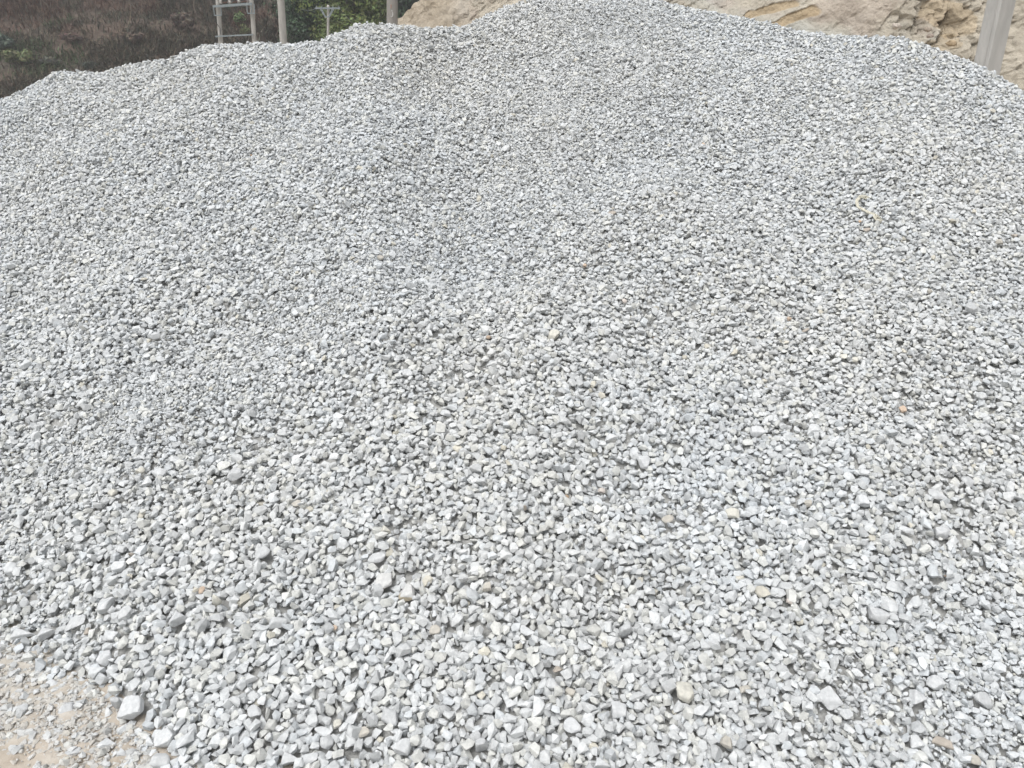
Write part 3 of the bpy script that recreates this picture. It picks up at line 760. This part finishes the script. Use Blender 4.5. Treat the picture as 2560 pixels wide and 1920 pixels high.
def tree(name, base, rx, ry, rz, trunk_h, col, label, cat, nl=5000, leaf=.13, k=34, cr=1.0, seed=1, group=None, flat=.7):
    g = np.random.default_rng(seed)
    e = empty(name, base, label, cat, group)
    fn, cs = clumps(rx, ry, rz, k, cr, seed, flat)
    V, F, C = leaves(nl, fn, leaf, col, g)
    V[:, 2] += trunk_h + rz
    mesh_np('crown', V, F, M_LEAF, colors=C, parent=e)
    mb = MB(); top = trunk_h + rz * 1.1
    mb.tube([(0, 0, -.3), (.05, .02, trunk_h * .6), (-.05, .05, trunk_h + rz * .4), (.02, 0, top)], [.05 * top * .5, .04 * top * .5, .025 * top * .5, .03], 8)
    for q in cs[:8]:
        mb.tube([(0, 0, trunk_h * .7 + rz * .2), (q[0] * .5, q[1] * .5, trunk_h + rz * .75 + q[2] * .4), (q[0] * .95, q[1] * .95, trunk_h + rz + q[2])], [.014 * top, .009 * top, .012], 6)
    mb.build('trunk', M_BARK, e, smooth=True)
    return e
def tree_px(name, px, py_top, Y, wpx, hpx, col, label, cat='tree', **kw):
    """crown top at py_top, crown hpx tall and wpx wide, at depth Y; the trunk stands on the slope"""
    top = at(px, py_top, Y); m = Y / FPX * 1.02
    z0 = max(float(hill_z(np.array([top[0]]), np.array([Y]))[0]), 0.0); rz = hpx * m / 2
    th = max(top[2] - z0 - 2 * rz, .3)
    if top[2] - z0 < 2 * rz: rz = (top[2] - z0 - .3) / 2
    tree(name, (top[0], Y, z0), wpx * m / 2, wpx * m / 2.4, rz, th, col, label, cat, **kw)
GRP = 'trees behind the gravel heap'
tree_px('tree', 880, -150, 43, 175, 262, (.135,.172,.058), 'bright yellow-green tree right of the T-shaped pole', nl=26000, leaf=.095, k=70, cr=1.0, seed=2, group=GRP)
tree_px('tree', 815, -190, 47, 130, 290, (.060,.092,.045), 'mid-green tree directly behind the T-shaped pole', nl=20000, leaf=.10, k=60, cr=1.1, seed=3, group=GRP)
tree_px('tree', 762, -170, 45, 120, 240, (.048,.082,.046), 'dark green tree between the single pole and the T-shaped pole', nl=19000, leaf=.10, k=56, cr=1.1, seed=4, group=GRP)
tree_px('tree', 655, -160, 54, 120, 240, (.030,.034,.030), 'blackish thin tree above the dead reeds', nl=4200, leaf=.14, k=40, cr=1.0, seed=5, group=GRP)
tree_px('tree', 965, -220, 60, 85, 330, (.018,.030,.030), 'dark blue-green tree just left of the thick middle pole', nl=9000, leaf=.16, k=60, cr=1.1, seed=6, group=GRP)
tree_px('tree', 1040, -120, 52, 90, 190, (.035,.065,.030), 'green tree right of the thick middle pole, behind the earth bank', nl=7000, leaf=.15, k=40, cr=.9, seed=7, group=GRP)
tree_px('tree', 1010, -200, 64, 110, 340, (.018,.032,.028), 'dark tree directly behind the thick middle pole', nl=9000, leaf=.17, k=60, cr=1.2, seed=8, group=GRP)
tree_px('tree', 850, -60, 56, 240, 240, (.020,.032,.022), 'low tree with dark leaves standing for the shade under the bright tree', nl=12000, leaf=.18, k=70, cr=1.4, seed=9, group=GRP)  # shade of the hollow under the canopy is put into the leaf colour
def shrub(px, py, wpx, hpx, col, label, seed, nl=900, leaf=.10, name='shrub', cat='shrub', group='shrubs on the hillside'):
    P = hill_hit(px, py + hpx * .5); m = P[1] / FPX
    rz = hpx * m / 2; g = np.random.default_rng(seed)
    e = empty(name, P, label, cat, group)
    fn, cs = clumps(wpx * m / 2 * .8, wpx * m / 2 * .6, rz * .7, 14, rz * .5, seed)
    V, F, C = leaves(nl, fn, leaf, col, g); V[:, 2] += rz * .95
    V = V * [1.15, 1.0, 1.15]; C = np.clip(C * 1.5, 0, .8)
    mesh_np('foliage', V, F, M_LEAF, colors=C, parent=e)
    mb = MB()
    for q in cs[:6]: mb.tube([(0, 0, -.1), (q[0] * .4, q[1] * .4, rz * .5), (q[0], q[1], rz + q[2])], [.03, .02, .008], 5)
    mb.build('stem', M_BARK, e)
shrub(50, 148, 72, 34, (.115,.125,.065), 'pale olive shrub above the orange track at the left edge', 61, nl=1500)
shrub(12, 112, 50, 34, (.065,.085,.070), 'blue-green shrub at the left edge, above the olive one', 62, nl=1300)
shrub(128, 158, 50, 22, (.085,.085,.070), 'dull grey-green shrub right of the olive one', 63, nl=900)
shrub(225, 166, 40, 14, (.060,.070,.058), 'low dark shrub close to the rim of the heap at the left', 64, nl=700)
shrub(600, 52, 14, 30, (.070,.105,.040), 'green leafy sapling seen between the twin poles', 65, nl=420, leaf=.08, name='sapling', cat='sapling')
shrub(612, 78, 18, 26, (.090,.100,.045), 'yellow-green weed low between the twin poles', 66, nl=420, leaf=.08, name='weed', cat='weed')
shrub(735, 88, 40, 26, (.120,.055,.050), 'reddish brown dead shrub right of the single leaning pole', 67, nl=900, leaf=.09)
shrub(720, 52, 12, 22, (.20,.17,.12), 'dried cream seed head plant beside the single leaning pole', 68, nl=200, leaf=.09, name='dry_plant', cat='plant')
shrub(455, 60, 60, 40, (.090,.066,.055), 'brown shrub left of the twin poles', 69, nl=1100)
shrub(330, 100, 70, 26, (.105,.080,.066), 'brown pinkish shrub on the middle of the hillside', 70, nl=1100)
shrub(180, 100, 60, 26, (.100,.070,.062), 'reddish shrub on the left part of the hillside', 71, nl=900)
shrub(450, 45, 22, 20, (.085,.105,.055), 'small green shrub high up left of the twin poles', 72, nl=300, leaf=.08)

# ------------------------------------------------------------------ excavated bank and rock cut
def vor(x, y, seed):
    ix, iy = np.floor(x), np.floor(y); best = np.full(x.shape, 9.0); bid = np.zeros(x.shape)
    for a in (-1, 0, 1):
        for b in (-1, 0, 1):
            cx, cy = ix + a, iy + b; z = np.zeros_like(cx)
            jx = cx + _h(cx, cy, z, seed); jy = cy + _h(cx, cy, z, seed + 1)
            d = (x - jx) ** 2 + (y - jy) ** 2; m = d < best; best = np.where(m, d, best); bid = np.where(m, _h(cx, cy, z, seed + 2), bid)
    return np.sqrt(best), bid
def bank(name, px_list, crest, lean, nu, nv, seed, colour_fn, amp=1.0, depth=8.0):
    """a cut face: base line given as (px, depth), crest height, leaning back; then a bench behind"""
    base = np.array([[at(px, 100, Y)[0], Y] for px, Y in px_list]); s = np.concatenate([[0], np.cumsum(np.hypot(*np.diff(base, axis=0).T))])
    u = np.linspace(0, s[-1], nu); bx = np.interp(u, s, base[:, 0]); by = np.interp(u, s, base[:, 1])
    H = np.interp(u, s, crest); ln = np.interp(u, s, lean)
    v = np.linspace(0, 1, nv)
    U, Vv = np.meshgrid(u, v); BX = np.interp(U, u, bx); BY = np.interp(U, u, by); HH = np.interp(U, u, H); LN = np.interp(U, u, ln)
    fz = np.clip(Vv / .8, 0, 1); bk = np.clip((Vv - .8) / .2, 0, 1)
    Z = HH * fz; Yy = BY + Z * LN + bk * depth
    return U, Vv, BX, Yy, Z, fz, s
def grid_obj(name, X, Y, Z, C, mat, flat=False):
    ny, nx = X.shape; I = (np.arange(ny - 1)[:, None] * nx + np.arange(nx - 1)[None]).ravel()
    return mesh_np(name, np.column_stack([X.ravel(), Y.ravel(), Z.ravel()]), np.column_stack([I, I + 1, I + nx + 1, I + nx]), mat, colors=C.reshape(-1, 3), flat=flat)
# right: rock cut
pl = [(1150, 20.0), (1500, 18.0), (1900, 16.0), (2250, 14.6), (2600, 13.2), (3300, 11.0)]
U, Vv, X, Y, Z, fz, s = bank('rock', pl, [6.0, 6.0, 6.0, 6.0, 6.0, 6.0], [.55, .55, .60, .50, .42, .4], 760, 420, 1, None)
def px_of(X, Y, Z):
    d = np.stack([X, Y, Z - CAM_Z], -1); w_ = d @ fwd; return 1280 + FPX * (d @ c_right) / w_, 960 - FPX * (d @ c_up) / w_
# fractured zone, bedding ledges and ochre bands, some with ledge shadow painted in, are located on the face itself (along-face metres u, height z)
def face_uz(px, py):
    A_, B_2 = px_of(X, Y, Z); k = np.argmin((A_ - px) ** 2 + (B_2 - py) ** 2); return U.ravel()[k], Z.ravel()[k]
uF, zF = face_uz(2380, 40)
frac = np.exp(-(((U - uF) / 1.05) ** 2 + ((Z - zF) / 1.1) ** 2) * 1.0)
disp = 0.30 * fbm(U * .5, Z * .7, seed=80, octv=3) + .09 * fbm(U * 1.7 + Z * .9, Z * 2.3, seed=81, octv=5)
dg = U * .62 - Z * .9   # bedding dips to the left
disp += .05 * vnoise(dg * 4.0, Z * .4, seed=82) + .028 * vnoise(dg * 13.0, Z * 1.2, seed=83)
rdg = 1 - np.abs(fbm(U * 1.9 + .6 * Z, Z * 2.6, seed=111, octv=4)); disp += .05 * (rdg - .6) * sstep(-.3, .5, fbm(U * .6, Z * .9, seed=112, octv=2))
disp += .020 * fbm(U * 9, Z * 12, seed=113, octv=3)
d1, id1 = vor(U * 3.1 + .3 * Z, Z * 3.6, 84); d2, id2 = vor(U * 7.5, Z * 9.0, 86)
disp += frac * (.42 * (id1 - .5) + .16 * (id2 - .5))
disp += .05 * (id2 - .5) * sstep(.25, .6, fbm(U * .8, Z * .8, seed=88, octv=3)) 
n1 = fbm(U * .45 + 4, Z * .6, seed=90, octv=4)[..., None]; n2 = fbm(U * 1.5, Z * 2.0, seed=91, octv=4)[..., None]
cream = np.array([.43, .395, .33]); greyg = np.array([.40, .40, .365]); pinkb = np.array([.39, .34, .29]); ochre = np.array([.37, .29, .185])
C = cream + (greyg - cream) * sstep(-.1, .45, n1) + (pinkb - cream) * sstep(.0, .55, n2) * .8
C = C * (1 + .10 * fbm(U * 4, Z * 5, seed=92, octv=3)[..., None])
def band(pts, wid, strength, step):
    global disp, C
    P = [face_uz(*p) for p in pts]; dm = np.full(U.shape, 9.0)
    for a, b in zip(P[:-1], P[1:]):
        a = np.array(a); b = np.array(b); ab = b - a; t = np.clip(((U - a[0]) * ab[0] + (Z - a[1]) * ab[1]) / (ab @ ab), 0, 1)
        dm = np.minimum(dm, np.hypot(U - a[0] - t * ab[0], Z - a[1] - t * ab[1]))
    dm = dm + .03 * fbm(U * 5, Z * 5, seed=95, octv=3)
    m = 1 - sstep(wid * .8, wid, dm); C = C * (1 - m[..., None] * strength) + ochre * m[..., None] * strength
    disp = disp - step * m
band([(1845, 45), (1880, 18), (1935, 2), (1990, -12)], .10, .85, .06)  # ochre layer with the ledge's shadow painted into the same tint
band([(1925, 50), (1990, 22), (2035, 8)], .12, .9, .07)  # again ochre rock and painted ledge shadow together
band([(2360, 5), (2420, 30)], .32, .6, .0)
band([(2345, 95), (2400, 75)], .14, .5, .02)
Y = Y - disp * np.clip(fz * 6, 0.2, 1); X = X + .25 * disp
o = grid_obj('rock_face', X, Y, Z - .15, np.clip(C, .05, .8), M_ROCK, flat=False); tag(o, kind='structure')
# centre: sandy earth bank whose edge climbs to the right
EB = [(960,80),(975,62),(993,47),(1003,40),(1010,34),(1027,24),(1038,10),(1054,0),(1085,-28),(1150,-60),(1300,-110)]
eX, eY, eH = [], [], []
for k_, (px, py) in enumerate(EB):
    Yb = 21.0 - 1.6 * k_ / 10; Yc = Yb
    for _ in range(8): zc_ = at(px, py, Yc)[2]; Yc = Yb + .72 * zc_
    q = at(px, py, Yc); eX.append(q[0]); eY.append(Yb); eH.append(q[2])
eX, eY, eH = map(np.array, (eX, eY, eH))
ux = np.concatenate([np.linspace(eX[0], eX[8], 190), np.linspace(eX[8], eX[-1], 90)[1:]]); vv = np.linspace(0, 1, 230)
X, Vv = np.meshgrid(ux, vv); HH = np.interp(X, eX, eH); Y0_ = np.interp(X, eX, eY)
fz = np.clip(Vv / .8, 0, 1); bk = np.clip((Vv - .8) / .2, 0, 1)
Z = HH * fz; Y = Y0_ + Z * .72 + bk * 5; Z = Z - bk * 1.2; U = X
disp = 0.16 * fbm(U * 1.1, Z * 1.1, seed=100, octv=4) + .09 * vnoise(U * 2.6 + 1.6 * Z, Z * .5, seed=101) + .035 * fbm(U * 6, Z * 6, seed=102, octv=3)
n1 = fbm(U * 1.2, Z * 1.2, seed=103, octv=4)[..., None]
C = np.array([.41, .365, .30]) + n1 * np.array([.04, .045, .05])
Y = Y - disp; Z = Z + .04 * fbm(U * 5, Y * 2, seed=104, octv=3) * fz + .15
o = grid_obj('earth_bank', X, Y, Z - .15, np.clip(C, .05, .8), M_ROCK, flat=False); tag(o, kind='structure')

# loose rocks resting at the foot of the cut, seen over the rim of the heap
for k, (px, py, Yd, w_, lab, tint) in enumerate([
        (2241, 66, 14.0, 22, 'pale flat boulder lying on the foot of the rock cut', (.55,.50,.45)),
        (2318, 74, 13.6, 20, 'brown-grey boulder at the foot of the fractured ochre rock', (.36,.31,.26)),
        (2378, 108, 12.9, 22, 'ochre boulder just above the rim of the heap left of the thick right pole', (.42,.33,.22)),
        (2325, 90, 13.3, 15, 'small pinkish boulder close to the rim of the heap at the right', (.42,.36,.32))]):
    P = at(px, py, Yd); V, F = big_stone(4000 + k, 'block'); m = Yd / FPX
    V = V * [w_ * m, w_ * m, w_ * m * .55]; 
    o = mesh_np('boulder', V, F, M_ROCK, colors=np.tile(tint, (len(V), 1)), flat=False); o.location = P
    tag(o, lab, 'boulder', 'boulders under the rock cut')

# ------------------------------------------------------------------ poles
def pole_axis(pa, pb, Y):
    """straight pole through two picture points at depth Y, run down to the ground"""
    A_ = at(*pa, Y); B_2 = at(*pb, Y); d = (A_ - B_2) / (A_[2] - B_2[2]); base = A_ - d * (A_[2] + .3); return base, d
def round_pole(name, mb_name, base, d, H, rb_, rt, mat, parent):
    mb = MB(); n = 9
    mb.tube([base + d * (H * i / n) - 0 for i in range(n + 1)], [rb_ + (rt - rb_) * i / n for i in range(n + 1)], 20)
    mb.V = [tuple(np.array(v) - np.array(parent.location)) for v in mb.V]
    return mb.build(mb_name, mat, parent, smooth=True)
def rel(mb, e): mb.V = [tuple(np.array(v) - np.array(e.location)) for v in mb.V]; return mb
# twin poles with cross beams (switch stand)
Yt = 34.0; m = Yt / FPX
bL, dL = pole_axis((544.5, 0), (551.5, 100), Yt); bR, dR = pole_axis((628.5, 0), (636, 102), Yt)
e = empty('switch_stand', (bL + bR) / 2, 'pair of grey concrete poles joined by steel beams carrying fuse insulators', 'power stand')
for (b_, d_) in ((bL, dL), (bR, dR)):
    round_pole('', 'pole', b_, d_, 10.5, 6.6 * m, 3.9 * m, M_CONC, e)
fr = np.array([0, -.16, 0]); bk = np.array([0, .16, 0])
for off_, pa, pb in ((fr, (536, 18.0), (634, 11.0)), (bk, (540, 15.0), (630, 8.5))):
    mb = MB(); a = at(*pa, Yt) + off_ ; b = at(*pb, Yt) + off_; mb.bar(a, b, .045, .085); rel(mb, e).build('cross_beam', M_STEEL, e)
mb = MB(); mb.bar(at(542.5, 92.5, Yt) + fr, at(636, 88, Yt) + fr, .05, .055); rel(mb, e).build('lower_beam', M_STEEL, e)
for (xa, xb, yb) in ((537, 540, 40), (556, 557, 42)):
    mb = MB(); mb.bar(at(xa, 16, Yt) + fr, at(xb, yb, Yt) + fr, .03, .03); rel(mb, e).build('bracket', M_STEEL, e)
for (xa, xb, yb) in ((620, 622, 33), (638.5, 640, 37), (631, 632, 37)):
    mb = MB(); mb.bar(at(xa, 12, Yt) + fr, at(xb, yb, Yt) + fr, .03, .03); rel(mb, e).build('bracket', M_STEEL, e)
for (xa, xb, y_) in ((540, 557, 40), (622, 640, 35)):
    mb = MB(); mb.bar(at(xa, y_, Yt) + fr, at(xb, y_, Yt) + fr, .035, .045); rel(mb, e).build('clamp', M_STEEL, e)
for k, xi in enumerate((555.5, 570.5, 578.5, 592.5, 601, 615.5)):
    mb = MB(); yb_ = np.interp(xi, [540, 632], [11.5, 5.5]) - (2 if k % 2 else 0)
    p = at(xi, yb_, Yt) + (fr if k % 2 == 0 else bk) + np.array([0, 0, .0])
    pts, rd = [], []
    for j in range(15): pts.append(p + np.array([0, 0, j * .033])); rd.append(.062 if j % 2 else .040)
    mb.tube(pts, rd, 10); rel(mb, e).build('insulator', M_PORC, e, smooth=False)
for k, xi in enumerate((562, 572, 585, 597, 607)):
    mb = MB(); a = at(xi, 11.5 - k * .5, Yt) + fr * .8; b = at(xi + 9, 9.0 - k * .5, Yt) + bk * .8
    mb.bar(a + [0, 0, .05], b + [0, 0, .09], .03, .035); rel(mb, e).build('fitting', M_RUSTY if k % 2 == 0 else M_STEEL, e)
mb = MB(); mb.tube([at(543.5, 56, Yt) + fr, at(548, 64, Yt) + fr, at(554, 72, Yt) + fr, at(555.5, 88, Yt) + fr], .012, 6); rel(mb, e).build('ground_wire', M_BLACK, e)
# single pole
b_, d_ = pole_axis((702.0, 0), (708.8, 104), 30.0); e = empty('utility_pole', b_, 'plain beige concrete pole standing alone right of the twin poles', 'utility pole')
round_pole('', 'shaft', b_, d_, 9.5, 9.6 * 30 / FPX, 7.0 * 30 / FPX, M_CONC, e)
# far T-shaped pole
Y4 = 40.0; m = Y4 / FPX; b_, d_ = pole_axis((820.5, 20), (820.2, 88), Y4)
e = empty('crossarm_pole', b_, 'distant slim pole with a T-shaped steel crossarm and two braces', 'power pole')
topz = at(820.5, 16.5, Y4)[2] + .3
round_pole('', 'shaft', b_, d_, topz, 4.5 * m, 2.8 * m, M_CONC, e)
f4 = np.array([0, -.14, 0])
mb = MB(); mb.bar(at(790, 22, Y4) + f4, at(852, 22, Y4) + f4, .07, .075); rel(mb, e).build('crossarm', M_STEEL, e)
for (xa, xb) in ((802.5, 815.5), (806, 817), (838, 826), (834, 824)):
    mb = MB(); mb.bar(at(xa, 23, Y4) + f4 * 1.5, at(xb, 44, Y4) + f4 * 1.5, .03, .04); rel(mb, e).build('brace', M_STEEL, e)
mb = MB(); mb.bar(at(814.5, 44, Y4) + f4 * 1.5, at(827, 44, Y4) + f4 * 1.5, .05, .05); rel(mb, e).build('clamp', M_STEEL, e)
for xi in (793, 806, 834, 849):
    mb = MB(); p = at(xi, 21, Y4) + f4; mb.tube([p, p + [0, 0, .03], p + [0, 0, .05], p + [0, 0, .07], p + [0, 0, .09]], [.012, .030, .018, .026, .012], 8); rel(mb, e).build('insulator', M_STEEL, e)
mb = MB(); p = at(820.5, 19, Y4); mb.tube([p, p + [0, 0, .06], p + [0, 0, .11]], [.07, .075, .04], 10); rel(mb, e).build('cap', M_PORC, e)
# line wires sagging off the far pole
mb = MB()
for (a, b, sag) in (((849, 21), (980, 75), .6), ((793, 21), (735, 10), .2)):
    A_ = at(*a, Y4) + f4; B_2 = at(*b, 46.0) ; pts = [A_ * (1 - t) + B_2 * t - np.array([0, 0, sag * 4 * t * (1 - t)]) for t in np.linspace(0, 1, 9)]
    mb.tube(pts, .011, 5)
rel(mb, e).build('wire', M_STEEL, e)
# thick middle pole
Y5 = 18.0; m = Y5 / FPX; b_, d_ = pole_axis((980.5, 0), (980.5, 47), Y5)
e = empty('utility_pole', b_, 'thick grey-brown concrete pole with faded paint marks behind the heap, left of the earth bank', 'utility pole')
round_pole('', 'shaft', b_, d_, 8.5, 13.6 * m, 11.6 * m, M_CONC3, e)
def on_pole(px, py, r_):
    p = at(px, py, Y5); c = b_ + d_ * (p[2] - b_[2]); dx = p[0] - c[0]; return np.array([p[0], c[1] - math.sqrt(max(r_ * r_ - dx * dx, 0)) - .004, p[2]])
rr_ = 12.9 * m
for (a_, b2) in ((14.5, 18), (20, 22.5)):
    mb = MB(); mb.tube([on_pole(979, a_, rr_), on_pole(980.5, (a_ + b2) / 2, rr_), on_pole(979.5, b2, rr_)], .012, 6); rel(mb, e).build('painted_mark', M_PAINTO, e)
mb = MB(); mb.tube([on_pole(981.5, 28, rr_), on_pole(983, 31, rr_)], .010, 6)
mb.tube([on_pole(x_, y_, rr_) for x_, y_ in ((983.5, 33), (984.5, 37), (984, 42), (982, 44.5), (980, 43.5))], .009, 6); rel(mb, e).build('painted_mark', M_PAINTW, e)
# right pole: rectangular with a recessed channel, leaning
Y6 = 9.6; m = Y6 / FPX
b_, d_ = pole_axis((2504, 0), (2468, 165), Y6); e = empty('concrete_post', b_, 'thick leaning rectangular concrete pole with a recessed channel in front of the rock cut', 'utility pole')
yaw = R(24); sx = np.array([math.cos(yaw), math.sin(yaw), 0]); sy = np.array([-math.sin(yaw), math.cos(yaw), 0])
prof = [(-1, -1), (1, -1), (1, -.5), (.82, -.35), (.82, .35), (1, .5), (1, 1), (-1, 1), (-1, .5), (-.80, .32), (-.80, -.32), (-1, -.5)]
wx, wy = 23.5 * m, 18.0 * m
bw = .12
rings = []
Hh = 8.0; nseg = 12
for i in range(nseg + 1):
    z_ = Hh * i / nseg; sc_ = 1.06 - .012 * z_ 
    rings.append([b_ + d_ * z_ + sc_ * (sx * wx * p[0] + sy * wy * p[1]) for p in prof])
mb = MB(); k_ = len(prof); VV = [v for r_ in rings for v in r_]
mb.add(VV, [(i*k_+j, i*k_+(j+1) % k_, (i+1)*k_+(j+1) % k_, (i+1)*k_+j) for i in range(nseg) for j in range(k_)] + [tuple(range(k_))[::-1], tuple(nseg*k_ + j for j in range(k_))])
ob = rel(mb, e).build('shaft', M_CONC2, e)
bv = ob.modifiers.new('bevel', 'BEVEL'); bv.width = .012; bv.segments = 2; bv.limit_method = 'ANGLE'
# ------------------------------------------------------------------ thin haze in the valley
hz = MB(); hz.box((0, 100, 15.5), (620, 620, 33)); hm = bpy.data.materials.new('haze'); hm.use_nodes = True
hn = hm.node_tree; hn.nodes.clear(); pv = hn.nodes.new('ShaderNodeVolumePrincipled'); ho = hn.nodes.new('ShaderNodeOutputMaterial')
pv.inputs['Color'].default_value = (.93, .95, .97, 1); pv.inputs['Density'].default_value = 0.0018
hn.links.new(pv.outputs[0], ho.inputs['Volume'])
o = hz.build('haze', hm); tag(o, 'thin pale haze filling the air over the valley', 'haze', kind='stuff')
print('script', time.time() - T0)
